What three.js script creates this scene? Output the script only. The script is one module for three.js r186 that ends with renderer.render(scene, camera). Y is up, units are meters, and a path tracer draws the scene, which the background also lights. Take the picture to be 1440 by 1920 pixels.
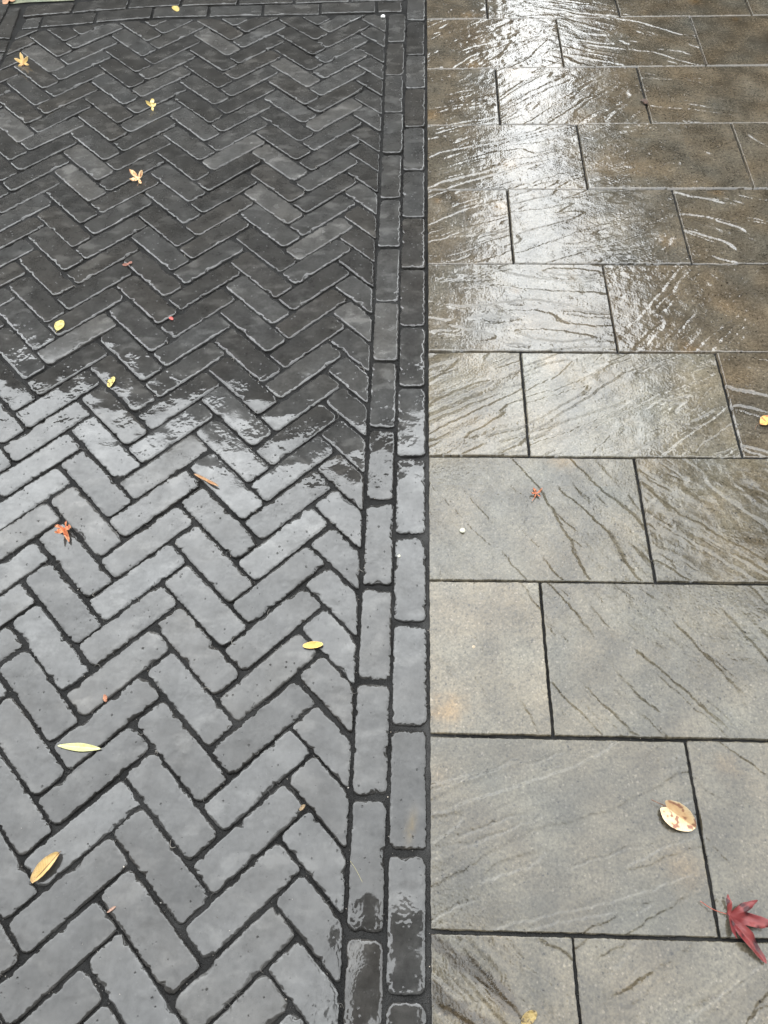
import * as THREE from 'three';
import { mergeGeometries } from 'three/addons/utils/BufferGeometryUtils.js';

// ---------------------------------------------------------------- camera, sky, sun, exposure
const scene = new THREE.Scene();
const EYE = 1.562, PITCH = 1.0081, ROLL = 0.04668, YAW = -0.06602;
const camera = new THREE.PerspectiveCamera(65.44, 768 / 1024, 0.05, 200);
{
  const cy = Math.cos(YAW), sy = Math.sin(YAW), cp = Math.cos(PITCH), sp = Math.sin(PITCH), cr = Math.cos(ROLL), sr = Math.sin(ROLL);
  const V = (x, y, zf) => new THREE.Vector3(x, y, -zf);
  const ax = V(cy, 0, -sy), fwd = V(cp * sy, -sp, cp * cy), up0 = V(sp * sy, cp, sp * cy);
  const right = ax.clone().multiplyScalar(cr).addScaledVector(up0, -sr), up = ax.clone().multiplyScalar(sr).addScaledVector(up0, cr);
  camera.matrixAutoUpdate = true;
  camera.position.set(0, EYE, 0);
  camera.quaternion.setFromRotationMatrix(new THREE.Matrix4().makeBasis(right, up, fwd.clone().negate()));
  camera.updateMatrixWorld();
}
const SUN_EL = 38 * Math.PI / 180, SUN_AZ = -13 * Math.PI / 180;
const sunDir = new THREE.Vector3(Math.cos(SUN_EL) * Math.sin(SUN_AZ), Math.sin(SUN_EL), -Math.cos(SUN_EL) * Math.cos(SUN_AZ));
const SKY_BASE = 1.2, SKY_GLOW = 1.3, EXPOSURE = 4.8;

// ---------------------------------------------------------------- random numbers and noise
const rngOf = (s) => () => { s = (s + 0x6d2b79f5) | 0; let t = Math.imul(s ^ (s >>> 15), 1 | s); t = (t + Math.imul(t ^ (t >>> 7), 61 | t)) ^ t; return ((t ^ (t >>> 14)) >>> 0) / 4294967296; };
const rng = rngOf(4711);
const PERM = new Uint8Array(512), GX = new Float32Array(256), GY = new Float32Array(256);
{
  const r = rngOf(99), p = Array.from({ length: 256 }, (_, i) => i);
  for (let i = 255; i > 0; i--) { const j = Math.floor(r() * (i + 1)); [p[i], p[j]] = [p[j], p[i]]; }
  for (let i = 0; i < 512; i++) PERM[i] = p[i & 255];
  for (let i = 0; i < 256; i++) { const a = r() * Math.PI * 2; GX[i] = Math.cos(a); GY[i] = Math.sin(a); }
}
function noise(x, y) {                                            // gradient noise, about -0.7 .. 0.7
  const xi = Math.floor(x), yi = Math.floor(y), fx = x - xi, fy = y - yi, X = xi & 255, Y = yi & 255;
  const u = fx * fx * fx * (fx * (fx * 6 - 15) + 10), v = fy * fy * fy * (fy * (fy * 6 - 15) + 10);
  const a = PERM[X] + Y, b = PERM[X + 1] + Y, h00 = PERM[a], h10 = PERM[b], h01 = PERM[a + 1], h11 = PERM[b + 1];
  const n00 = GX[h00] * fx + GY[h00] * fy, n10 = GX[h10] * (fx - 1) + GY[h10] * fy;
  const n01 = GX[h01] * fx + GY[h01] * (fy - 1), n11 = GX[h11] * (fx - 1) + GY[h11] * (fy - 1);
  const p = n00 + u * (n10 - n00), q = n01 + u * (n11 - n01);
  return p + v * (q - p);
}
const fbm = (x, y, o) => { let s = 0, a = 1; for (let i = 0; i < o; i++) { s += a * noise(x, y); x = x * 2.03 + 17.1; y = y * 2.03 - 9.7; a *= 0.5; } return s; };
const clamp = (x, a, b) => (x < a ? a : x > b ? b : x);
const smooth = (a, b, x) => { const t = clamp((x - a) / (b - a), 0, 1); return t * t * (3 - 2 * t); };
const lerp = (a, b, t) => a + (b - a) * t;
const toSRGB = (c) => 255 * (c <= 0.0031308 ? 12.92 * c : 1.055 * Math.pow(Math.max(c, 0), 1 / 2.4) - 0.055);

// ---------------------------------------------------------------- the overcast sky
{
  const W = 512, H = 256, d = new Float32Array(W * H * 4);
  for (let j = 0; j < H; j++) for (let i = 0; i < W; i++) {
    const el = ((j + 0.5) / H - 0.5) * Math.PI, az = ((i + 0.5) / W - 0.5) * Math.PI * 2;
    const x = Math.cos(el) * Math.cos(az), y = Math.sin(el), z = Math.cos(el) * Math.sin(az);
    const ang = Math.acos(clamp(x * sunDir.x + y * sunDir.y + z * sunDir.z, -1, 1));
    const k = 1 / (Math.abs(y) + 0.35);
    const cloud = 1 + 0.16 * fbm(x * k * 2.1 + 5, z * k * 2.1 + 3, 4);
    const L = y > 0 ? (SKY_BASE * (0.94 + 0.04 * y) + SKY_GLOW * Math.exp(-((ang / 0.62) ** 2))) * cloud : 0.12;
    const o = (j * W + i) * 4;
    d[o] = L * 0.965; d[o + 1] = L; d[o + 2] = L * 1.02; d[o + 3] = 1;
  }
  const sky = new THREE.DataTexture(d, W, H, THREE.RGBAFormat, THREE.FloatType);
  sky.mapping = THREE.EquirectangularReflectionMapping; sky.magFilter = THREE.LinearFilter; sky.needsUpdate = true;
  scene.background = sky; scene.environment = sky;
}
const sun = new THREE.DirectionalLight(0xfff4e4, 0.6);
sun.position.copy(sunDir).multiplyScalar(40); sun.castShadow = true; sun.shadow.radius = 20;
Object.assign(sun.shadow.camera, { left: -8, right: 8, top: 8, bottom: -8, near: 1, far: 90 });
sun.shadow.mapSize.set(2048, 2048);
scene.add(sun, sun.target);
const renderer = new THREE.WebGLRenderer({ antialias: true });
renderer.toneMapping = THREE.LinearToneMapping;
renderer.toneMappingExposure = EXPOSURE;
renderer.shadowMap.enabled = true;

// ---------------------------------------------------------------- naming helpers
const taken = {};
function numbered(name) { const n = (taken[name] = (taken[name] ?? -1) + 1); return n ? `${name}_${String(n).padStart(3, '0')}` : name; }
function tag(o, label, category, group, kind) {
  if (label) o.userData.label = label; if (category) o.userData.category = category;
  if (group) o.userData.group = group; if (kind) o.userData.kind = kind;
  return o;
}
function put(o, name, parent = scene) { o.name = parent === scene ? numbered(name) : name; o.castShadow = o.receiveShadow = true; parent.add(o); return o; }
function base(name, x, y, zf, turn = 0) { const g = new THREE.Group(); g.name = numbered(name); g.position.set(x, y, -zf); g.rotation.y = turn; scene.add(g); return g; }
const partCount = {};
function part(parent, name, geo, mat) {                              // a part; alike parts of one parent are numbered
  const k = parent.uuid + name, n = (partCount[k] = (partCount[k] ?? -1) + 1);
  const m = new THREE.Mesh(geo, mat); m.name = n ? `${name}_${String(n).padStart(3, '0')}` : name;
  m.castShadow = m.receiveShadow = true; parent.add(m); return m;
}

// ---------------------------------------------------------------- textures
function colorTex(N, f) {                                            // f(x, y) -> linear [r, g, b]
  const d = new Uint8Array(N * N * 4);
  for (let j = 0; j < N; j++) for (let i = 0; i < N; i++) {
    const c = f(i, j), o = (j * N + i) * 4;
    d[o] = clamp(toSRGB(c[0]), 0, 255); d[o + 1] = clamp(toSRGB(c[1]), 0, 255); d[o + 2] = clamp(toSRGB(c[2]), 0, 255); d[o + 3] = 255;
  }
  const t = new THREE.DataTexture(d, N, N); t.colorSpace = THREE.SRGBColorSpace;
  t.wrapS = t.wrapT = THREE.RepeatWrapping; t.magFilter = THREE.LinearFilter; t.needsUpdate = true; return t;
}
function valueTex(N, a, bytes) {
  const t = bytes ? new THREE.DataTexture(Uint8Array.from(a, (v) => clamp(v * 255, 0, 255)), N, N, THREE.RedFormat) : new THREE.DataTexture(a, N, N, THREE.RedFormat, THREE.FloatType);
  t.wrapS = t.wrapT = THREE.RepeatWrapping; t.magFilter = THREE.LinearFilter; t.needsUpdate = true; return t;
}
function roughTex(N, a) {
  const d = new Uint8Array(N * N * 4);
  for (let i = 0; i < N * N; i++) { d[i * 4] = d[i * 4 + 1] = d[i * 4 + 2] = clamp(a[i] * 255, 0, 255); d[i * 4 + 3] = 255; }
  const t = new THREE.DataTexture(d, N, N); t.wrapS = t.wrapT = THREE.RepeatWrapping; t.magFilter = THREE.LinearFilter; t.needsUpdate = true; return t;
}
function stamp(a, N, cx, cy, r, f) {                                  // f(distance / r) is added round (cx, cy), wrapping
  const R = Math.ceil(r) + 1, x0 = Math.floor(cx), y0 = Math.floor(cy);
  for (let j = -R; j <= R; j++) for (let i = -R; i <= R; i++) {
    const q = Math.hypot(x0 + i - cx, y0 + j - cy) / r;
    if (q < 1) a[((y0 + j + N) % N) * N + ((x0 + i + N) % N)] += f(q);
  }
}
// --- wet clay brick: 1 texel = 1 mm, heights in mm
const NB = 2048, brickBump = new Float32Array(NB * NB), brickRough = new Float32Array(NB * NB), brickSpot = new Float32Array(NB * NB), brickPore = new Float32Array(NB * NB);
{
  const r = rngOf(7);
  for (let k = 0; k < 2600; k++) {                                   // open pores with dirt in them, a few of them big
    const big = r() < 0.3, rad = big ? 1.5 + r() * 1.3 : 0.9 + r() * 0.7, deep = big ? 0.9 : 0.5, px = r() * NB, py = r() * NB;
    stamp(brickBump, NB, px, py, rad, (q) => -deep * (1 - q * q)); stamp(brickSpot, NB, px, py, rad * 0.9, () => -0.9); stamp(brickPore, NB, px, py, rad, () => 0.5);
  }
  for (let k = 0; k < 1500; k++) { const rad = 1 + r() * 1.2; stamp(brickBump, NB, r() * NB, r() * NB, rad, (q) => 0.22 * (1 - q * q)); }
  for (let k = 0; k < 5000; k++) { const v = r() < 0.6 ? 1 : -0.5; stamp(brickSpot, NB, r() * NB, r() * NB, 0.8 + r() * 0.7, () => v); }
  for (let j = 0; j < NB; j++) for (let i = 0; i < NB; i++) {
    const o = j * NB + i, m = smooth(-0.05, 0.35, fbm(i / 95 + 40, j / 95 + 3, 2)), m2 = smooth(0.1, 0.45, fbm(i / 60 + 9, j / 60 + 77, 2));
    brickBump[o] += (0.04 + 0.11 * m) * noise(i / 7, j / 7) + 0.3 * m * noise(i / 15 + 31, j / 15) + 0.13 * noise(i / 24 + 3, j / 24 + 61) + 0.07 * m2 * noise(i / 3.1, j / 3.1 + 50) + 0.008 * noise(i / 2.2 + 9, j / 2.2);
    brickRough[o] = clamp(0.066 + 0.045 * fbm(i / 70 + 11, j / 70, 3) + 0.10 * m2 * smooth(0, 0.5, noise(i / 25, j / 25)) + 0.03 * noise(i / 5, j / 5) + brickPore[o], 0.045, 0.7);
  }
}
const brickColor = colorTex(NB, (i, j) => {
  const o = j * NB + i, c = fbm(i / 48, j / 48 + 8, 3), p = smooth(0.08, 0.7, fbm(i / 75 + 60, j / 42, 3));
  const g = 0.55 * (1 + 0.4 * c + 0.2 * noise(i / 2, j / 2) + 0.22 * noise(i / 8, j / 8) + 1.25 * p * (0.7 + 0.5 * noise(i / 6, j / 6))) + 0.28 * Math.max(0, brickSpot[o]) + 0.25 * Math.min(0, brickSpot[o]);
  const w = 0.03 * noise(i / 130 + 4, j / 130 + 4);
  return [g * (1 + w), g, g * (1 - w * 1.3)];
});
const brickMaps = { map: brickColor, bumpMap: valueTex(NB, brickBump), bumpScale: 0.001, roughnessMap: roughTex(NB, brickRough) };
const brickFilm = (() => {                                             // how closed the water film is, in the alpha channel
  const d = new Uint8Array(1024 * 1024 * 4);
  for (let j = 0; j < 1024; j++) for (let i = 0; i < 1024; i++) {
    const v = 0.84 + 0.15 * fbm(i / 30 + 7, j / 30, 3) + 0.13 * noise(i / 6, j / 6 + 9) + 0.13 * noise(i / 2.4, j / 2.4) - 0.14 * smooth(0.25, 0.6, fbm(i / 40, j / 18 + 55, 3));
    const o = (j * 1024 + i) * 4; d[o] = d[o + 1] = d[o + 2] = 255; d[o + 3] = clamp(v * 255, 60, 255);
  }
  const t = new THREE.DataTexture(d, 1024, 1024); t.wrapS = t.wrapT = THREE.RepeatWrapping; t.magFilter = THREE.LinearFilter; t.needsUpdate = true; return t;
})();
const brickMats = [];
for (let k = 0; k < 9; k++) {                                          // the tones in which the bricks were cast
  const t = [1, 0.84, 1.13, 0.93, 1.07, 0.76, 1.25, 0.9, 1.6][k], warm = [0.02, 0.03, 0.01, 0.04, 0.02, 0.03, 0.015, 0.055, 0.03][k];
  const rough = [0.8, 0.7, 0.9, 1.1, 0.65, 0.85, 1.3, 0.8, 2.6][k];
  brickMats.push(new THREE.MeshPhysicalMaterial({ ...brickMaps, color: new THREE.Color().setRGB(0.049 * t * (1 + warm), 0.0484 * t, 0.0469 * t * (1 - warm)), roughness: rough, ior: [1.51, 1.49, 1.53, 1.5, 1.52, 1.475, 1.545, 1.495, 1.45][k], specularIntensity: 1, specularIntensityMap: brickFilm, vertexColors: true }));
}
// --- riven concrete flag: 1 texel = 1 mm
const slabBump = new Float32Array(NB * NB), slabRough = new Float32Array(NB * NB), slabSpot = new Float32Array(NB * NB);
{
  const r = rngOf(21);
  for (let k = 0; k < 30000; k++) { const v = r() < 0.7 ? 0.3 + r() * 0.7 : -0.7; stamp(slabSpot, NB, r() * NB, r() * NB, 0.9 + r() * r() * 1.9, () => v); }
  for (let k = 0; k < 5000; k++) stamp(slabBump, NB, r() * NB, r() * NB, 0.9 + r() * 1.4, (q) => -0.3 * (1 - q * q));
  for (let j = 0; j < NB; j++) for (let i = 0; i < NB; i++) {
    const o = j * NB + i, m = smooth(-0.25, 0.4, fbm(i / 90, j / 90 + 5, 2));
    slabBump[o] += 0.17 * m * noise(i / 7, j / 7) + 0.09 * noise(i / 3.2, j / 3.2) + 0.03 * noise(i / 1.9 + 7, j / 1.9) + 0.14 * noise(i / 5, j / 5 + 22) + 0.1 * noise(i / 17, j / 17 + 3);
    slabRough[o] = clamp(0.2 + 0.12 * fbm(i / 55 + 3, j / 55, 3) + 0.12 * noise(i / 14, j / 14 + 5) + 0.08 * noise(i / 4, j / 4), 0.08, 0.6);
  }
}
const slabColor = colorTex(NB, (i, j) => {
  const o = j * NB + i, c = fbm(i / 60 + 8, j / 60, 4), f = noise(i / 4.4, j / 4.4) + 0.6 * noise(i / 2.2, j / 2.2 + 6);
  const s = slabSpot[o], w = 0.06 * fbm(i / 110, j / 110 + 30, 2);
  const g = 0.5 * (1 + 0.3 * c + 0.55 * f + 0.45 * noise(i / 8.5 + 40, j / 8.5)) + 0.42 * Math.max(0, s) + 0.35 * Math.min(0, s);
  return [g * (1 + w), g, g * (1 - w * 1.2) + 0.1 * Math.max(0, s)];
});
const slabMaps = { map: slabColor, bumpMap: valueTex(NB, slabBump), bumpScale: 0.001, roughnessMap: roughTex(NB, slabRough) };
const slabMats = [], slabTones = [[0.112, 0.0935, 0.068], [0.106, 0.091, 0.068], [0.115, 0.0975, 0.072]];
for (const [rough, ior, kr, kg, kb] of [[0.45, 1.53, 1, 1, 1], [0.62, 1.52, 1.05, 1.06, 1.08], [0.8, 1.5, 1.22, 1.26, 1.26], [1.0, 1.45, 1.04, 1.05, 1.0]]) for (const c of slabTones) slabMats.push(new THREE.MeshPhysicalMaterial({ ...slabMaps, color: new THREE.Color().setRGB(c[0] * kr, c[1] * kg, c[2] * kb), roughness: rough, ior, vertexColors: true }));   // from a film of water to nearly dry
// --- dark jointing sand: 1 texel = 0.5 mm
const NS = 1024, sandBump = new Float32Array(NS * NS);
{
  const r = rngOf(3);
  for (let k = 0; k < 60000; k++) { const h = 0.15 + r() * 0.55; stamp(sandBump, NS, r() * NS, r() * NS, 1 + r() * 1.8, (q) => h * (1 - q * q)); }
  for (let j = 0; j < NS; j++) for (let i = 0; i < NS; i++) sandBump[j * NS + i] += 0.8 * noise(i / 32, j / 32);
}
const sandColor = colorTex(NS, (i, j) => { const g = 0.5 + 0.25 * noise(i / 2.3, j / 2.3) + 0.2 * noise(i / 40, j / 40) + (noise(i / 3 + 70, j / 3) > 0.52 ? 0.6 : 0); return [g, g, g * 0.98]; });
const sandMat = new THREE.MeshPhysicalMaterial({ map: sandColor, bumpMap: valueTex(NS, sandBump), bumpScale: 0.001, color: new THREE.Color().setRGB(0.021, 0.0205, 0.0203), roughness: 0.75, ior: 1.22, vertexColors: true });

// ---------------------------------------------------------------- bricks
// a convex outline [[x, z], ...] (counter-clockwise seen in x, zf) becomes a tumbled brick with rounded, chipped arrises
function clipPoly(P, nx, nz, c) {                                    // keeps nx * x + nz * z <= c
  const out = [];
  for (let i = 0; i < P.length; i++) {
    const a = P[i], b = P[(i + 1) % P.length], da = nx * a[0] + nz * a[1] - c, db = nx * b[0] + nz * b[1] - c;
    if (da <= 0) out.push(a);
    if ((da < 0 && db > 0) || (da > 0 && db < 0)) { const t = da / (da - db); out.push([a[0] + t * (b[0] - a[0]), a[1] + t * (b[1] - a[1])]); }
  }
  return out;
}
const polyArea = (P) => { let s = 0; for (let i = 0; i < P.length; i++) { const a = P[i], b = P[(i + 1) % P.length]; s += a[0] * b[1] - a[1] * b[0]; } return s / 2; };
function roundOutline(P, R, n) {                                      // n points evenly along the outline with its corners rounded
  const dense = [];
  for (let i = 0; i < P.length; i++) {
    const a = P[(i + P.length - 1) % P.length], b = P[i], c = P[(i + 1) % P.length];
    const la = Math.hypot(a[0] - b[0], a[1] - b[1]), lc = Math.hypot(c[0] - b[0], c[1] - b[1]), ua = [(a[0] - b[0]) / la, (a[1] - b[1]) / la], uc = [(c[0] - b[0]) / lc, (c[1] - b[1]) / lc];
    const r = Math.min(R * (0.7 + 0.6 * rng()), la * 0.4, lc * 0.4);
    for (let k = 0; k <= 6; k++) { const t = k / 6, w0 = (1 - t) * (1 - t) * r, w2 = t * t * r; dense.push([b[0] + ua[0] * w0 + uc[0] * w2, b[1] + ua[1] * w0 + uc[1] * w2]); }
  }
  const len = [0];
  for (let i = 0; i < dense.length; i++) { const a = dense[i], b = dense[(i + 1) % dense.length]; len.push(len[i] + Math.hypot(a[0] - b[0], a[1] - b[1])); }
  const total = len[dense.length], out = [];
  for (let k = 0, i = 0; k < n; k++) {
    const s = total * k / n; while (len[i + 1] < s) i++;
    const t = (s - len[i]) / Math.max(1e-9, len[i + 1] - len[i]), a = dense[i], b = dense[(i + 1) % dense.length];
    out.push([a[0] + t * (b[0] - a[0]), a[1] + t * (b[1] - a[1])]);
  }
  return { points: out, total };
}
const DEPTHS = [0, 0.0009, 0.0022, 0.004, 0.0062, 0.009, 0.0135, 0.019, 0.026, 1];   // how far in from the arris each ring lies
function brickGeometry(P, n, opt = {}) {
  const { points, total } = roundOutline(P, opt.corner ?? 0.016, n), seed = rng() * 200, seed2 = rng() * 200;
  let cx = 0, cz = 0; for (const p of points) { cx += p[0] / n; cz += p[1] / n; }
  let sxx = 0, szz = 0, sxz = 0; for (const p of points) { const x = p[0] - cx, z = p[1] - cz; sxx += x * x; szz += z * z; sxz += x * z; }
  const th = 0.5 * Math.atan2(2 * sxz, sxx - szz), ux = Math.cos(th), uz = Math.sin(th);
  let a = 0, b = 0; for (const p of points) { const x = p[0] - cx, z = p[1] - cz; a = Math.max(a, Math.abs(x * ux + z * uz)); b = Math.max(b, Math.abs(-x * uz + z * ux)); }
  const half = Math.max(0, a - b * 1.02), bow = (rng() - 0.2) * 0.0016, wave = opt.wave ?? 1;
  const top = (x, z) => {                                              // the gentle unevenness of the top face
    const s = x * ux + z * uz, t = -x * uz + z * ux;
    return wave * (0.0012 * noise(x / 0.075 + seed, z / 0.075) + 0.00042 * noise(x / 0.032 + seed2, z / 0.032 + 7)) + bow * (1 - (s / a) ** 2 - 0.5 * (t / b) ** 2);
  };
  const rough = opt.rough ?? 1, drop = 0.0022 + rng() * 0.0020, rings = DEPTHS.length + 2, pos = new Float32Array(n * rings * 3), uv = new Float32Array(n * rings * 2), nor = new Float32Array(n * rings * 3), col = new Float32Array(n * rings * 3);
  const ox = 0.3 + rng() * 1.4, oy = 0.3 + rng() * 1.4, tint = opt.tint;
  for (let i = 0; i < n; i++) {
    if (opt.log && i % 3 === 0) opt.log.push(points[i]);
    const [px, pz] = points[i], s = (i / n) * total, circ = Math.cos(2 * Math.PI * i / n), cirs = Math.sin(2 * Math.PI * i / n), k = total / (2 * Math.PI);
    const nn = (f, q) => noise(seed + circ * k * f, seed2 + q + cirs * k * f);   // noise that closes round the outline
    const chip = smooth(0.26, 0.5, nn(24, 3)), chip2 = smooth(0.25, 0.42, nn(55, 13));
    const inset = rough * (0.0009 + 0.0014 * nn(30, 0) + 0.0016 * nn(85, 40) + 0.0014 * nn(190, 5) + 0.0052 * chip + 0.0034 * chip2);
    const x0 = px - cx, z0 = pz - cz, t = clamp(x0 * ux + z0 * uz, -half, half), sx = t * ux, sz = t * uz, dist = Math.hypot(x0 - sx, z0 - sz);
    const lump = 0.0016 * rough * nn(60, 21) + 0.0019 * rough * nn(150, 60), width = 0.0046 + 0.0042 * nn(18, 90);
    for (let r = 0; r < rings; r++) {
      const d = r < 2 ? 0 : DEPTHS[r - 2] === 1 ? dist : Math.min(DEPTHS[r - 2] + inset, dist * (0.80 + 0.02 * (r - 9))), q = clamp(d / dist, 0, 1);
      const out = r === 0 ? -0.0015 : r === 1 ? inset * 0.4 : d, f = r < 2 ? out / dist : q;
      const x = x0 + (sx - x0) * f, z = z0 + (sz - z0) * f, e = r < 2 ? 0 : clamp((DEPTHS[r - 2]) / width, 0, 1), fall = 1 - e;
      let y = top(x, z) - drop * (0.75 + 0.5 * nn(34, 71)) * Math.pow(fall, 2.2) - (lump + 0.0016 * chip) * fall * Math.sqrt(Math.max(0, e)) * 2 + 0.0006 * rough * nn(240, 33) * (r > 2 ? fall : 0);
      if (r === 0) y = -0.03; else if (r === 1) y -= 0.004;
      const o = i * rings + r;
      pos[o * 3] = x; pos[o * 3 + 1] = y; pos[o * 3 + 2] = -z;
      uv[o * 2] = (ox + x) / 2.048; uv[o * 2 + 1] = (oy + z) / 2.048;
      let c = 1, w = 0;
      if (tint) [c, w] = tint(x, z);
      col[o * 3] = c * (1 + w); col[o * 3 + 1] = c; col[o * 3 + 2] = c * (1 - w * 1.6);
    }
  }
  const P3 = (i, r, v) => { const o = (((i + n) % n) * rings + r) * 3; return v.set(pos[o], pos[o + 1], pos[o + 2]); };
  const A = new THREE.Vector3(), B = new THREE.Vector3(), C = new THREE.Vector3(), D = new THREE.Vector3();
  for (let i = 0; i < n; i++) for (let r = 0; r < rings; r++) {
    const o = (i * rings + r) * 3;
    if (r >= 8) { const e = 0.001, x = pos[o], z = -pos[o + 2]; A.set(-(top(x + e, z) - top(x - e, z)) / (2 * e), 1, (top(x, z + e) - top(x, z - e)) / (2 * e)).normalize(); }
    else { P3(i + 1, r, A).sub(P3(i - 1, r, B)); P3(i, Math.min(r + 1, rings - 1), C).sub(P3(i, Math.max(r - 1, 0), D)); A.cross(C).normalize(); if (A.y < 0) A.negate(); }
    nor[o] = A.x; nor[o + 1] = A.y; nor[o + 2] = A.z;
  }
  const idx = [];
  for (let i = 0; i < n; i++) for (let r = 0; r < rings - 1; r++) { const p = i * rings + r, q = ((i + 1) % n) * rings + r; idx.push(p, q, q + 1, p, q + 1, p + 1); }
  const g = new THREE.BufferGeometry();
  g.setAttribute('position', new THREE.BufferAttribute(pos, 3)); g.setAttribute('normal', new THREE.BufferAttribute(nor, 3));
  g.setAttribute('uv', new THREE.BufferAttribute(uv, 2)); g.setAttribute('color', new THREE.BufferAttribute(col, 3)); g.setIndex(idx);
  return { g, cx, cz };
}
const rims = [];                                                      // where debris gathers
function layBrick(parent, name, P, opt = {}) {
  if (polyArea(P) < 0) P = P.slice().reverse();
  let cz = 0, per = 0; for (let i = 0; i < P.length; i++) { cz += P[i][1] / P.length; const q = P[(i + 1) % P.length]; per += Math.hypot(P[i][0] - q[0], P[i][1] - q[1]); }
  const step = cz < 1.2 ? 0.0032 : cz < 2.2 ? 0.0045 : 0.006;
  const { g, cx, cz: c2 } = brickGeometry(P, Math.max(40, Math.round(per / step)), opt);
  const pick = opt.mat ?? (() => { const u = rng(); return u < 0.94 ? Math.floor(rng() * 8) : 8; })();
  const m = part(parent, name, g, brickMats[pick]);
  const tl = opt.tilt ?? 1;
  m.position.set(cx, (rng() - 0.5) * 0.003, -c2);
  m.rotation.set((rng() + rng() - 1) * 0.013 * tl, 0, (rng() + rng() - 1) * 0.013 * tl);
  return m;
}
// --- the herringbone field
const WP = 0.07413, LP = 0.2229, ANG = 0.77745, A00 = [-0.29165, 0.58371];
const herringbone = tag(base('herringbone_pavement', 0, 0, 0), 'wet charcoal bricks laid in herringbone left of the border courses', 'brick paving', null, 'structure');
{
  const u = [Math.cos(ANG), Math.sin(ANG)], v = [-Math.sin(ANG), Math.cos(ANG)];
  const region = [[1, 0, -0.1105], [-1, 0, 1.524]];                      // the border on the right, the edging on the left
  for (const [a, b] of [[[-1.53, 3.146], [-1.02, 3.216]], [[-1.02, 3.216], [-0.06, 3.238]]]) {
    const dx = b[0] - a[0], dz = b[1] - a[1], l = Math.hypot(dx, dz); region.push([-dz / l, dx / l, (-dz * a[0] + dx * a[1]) / l]);
  }
  const jobs = [];
  for (let i = -60; i <= 60; i++) for (let j = -12; j <= 4; j++) for (const kind of [0, 1]) {
    const s = i * WP + j * LP + (kind ? WP / 2 - LP / 2 : 0), t = i * WP - j * LP + (kind ? WP / 2 + LP / 2 : 0);
    const x = A00[0] + u[0] * s + v[0] * t, z = A00[1] + u[1] * s + v[1] * t;
    if (x < -1.75 || x > 0.1 || z < -0.22 || z > 3.45) continue;
    if (z < 2.2 && x < -1.12 - 0.2 * z) continue;                         // well outside the frame
    jobs.push([x, z, kind]);
  }
  jobs.sort((p, q) => p[1] - q[1]);
  for (const [x, z, kind] of jobs) {
    const hl = (LP - 0.0024 - rng() * 0.003) / 2, hw = (WP - 0.0018 - rng() * 0.003) / 2, jx = (rng() - 0.5) * 0.0035, jz = (rng() - 0.5) * 0.0035, dt = (rng() - 0.5) * 0.018;
    const e = kind ? v : u, c = Math.cos(dt), sn = Math.sin(dt), d = [e[0] * c - e[1] * sn, e[0] * sn + e[1] * c], n = [-d[1], d[0]];
    let P = [[-hl, -hw], [hl, -hw], [hl, hw], [-hl, hw]].map(([p, q]) => [x + jx + d[0] * p + n[0] * q, z + jz + d[1] * p + n[1] * q]);
    for (const [nx, nz, k] of region) P = clipPoly(P, nx, nz, k - 0.003);
    if (P.length < 3 || Math.abs(polyArea(P)) < 0.0007) continue;
    P = P.filter((p, i) => { const q = P[(i + 1) % P.length]; return Math.hypot(p[0] - q[0], p[1] - q[1]) > 0.004; });
    if (P.length < 3) continue;
    layBrick(herringbone, 'brick', P, { log: rims });
  }
}
// --- the two border courses beside the flags, and the edging along the far and left sides
const border = tag(base('brick_border', 0, 0, 0), 'double course of wet charcoal bricks laid end to end along the flagstones', 'brick border', null, 'structure');
{
  const zA = [3.405, 3.18, 2.941, 2.725, 2.496, 2.262, 2.033, 1.807, 1.577, 1.361, 1.141, 0.922, 0.704, 0.48, 0.249, 0.022, -0.2];
  const zB = [3.235, 3.028, 2.811, 2.581, 2.352, 2.125, 1.9, 1.673, 1.452, 1.228, 1.014, 0.791, 0.572, 0.345, 0.113, -0.11];
  const run = (zs, x0, x1, gap) => {
    for (let i = 0; i + 1 < zs.length; i++) {
      const g1 = gap / 2 + rng() * 0.003, g2 = gap / 2 + rng() * 0.003, j = () => (rng() - 0.5) * 0.003;
      const far = zs[i], near = zs[i + 1], a = x0 + j(), b = x1 + j();
      const stain = x0 > -0.05 && i === 13 ? (x, z) => { const q = Math.exp(-((x - 0.006) ** 2) / 0.00009 - ((z + 0.07 + (x - 0.006) * -1.6) ** 2) / 0.0006); return [1 + 1.2 * q, 0.38 * q]; } : null;
      layBrick(border, 'brick', [[a, near + g2], [b + j() * 0.5, near + g2 + j()], [b, far - g1], [a + j() * 0.5, far - g1 + j()]], { tilt: 0.9, tint: stain });
    }
  };
  run(zA, -0.0382, 0.0325, 0.004); run(zB, -0.1078, -0.0418, 0.004);
}
const edging = tag(base('brick_edging', 0, 0, 0), 'charcoal edging bricks closing the herringbone along its far and left sides', 'brick border', null, 'structure');
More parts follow.
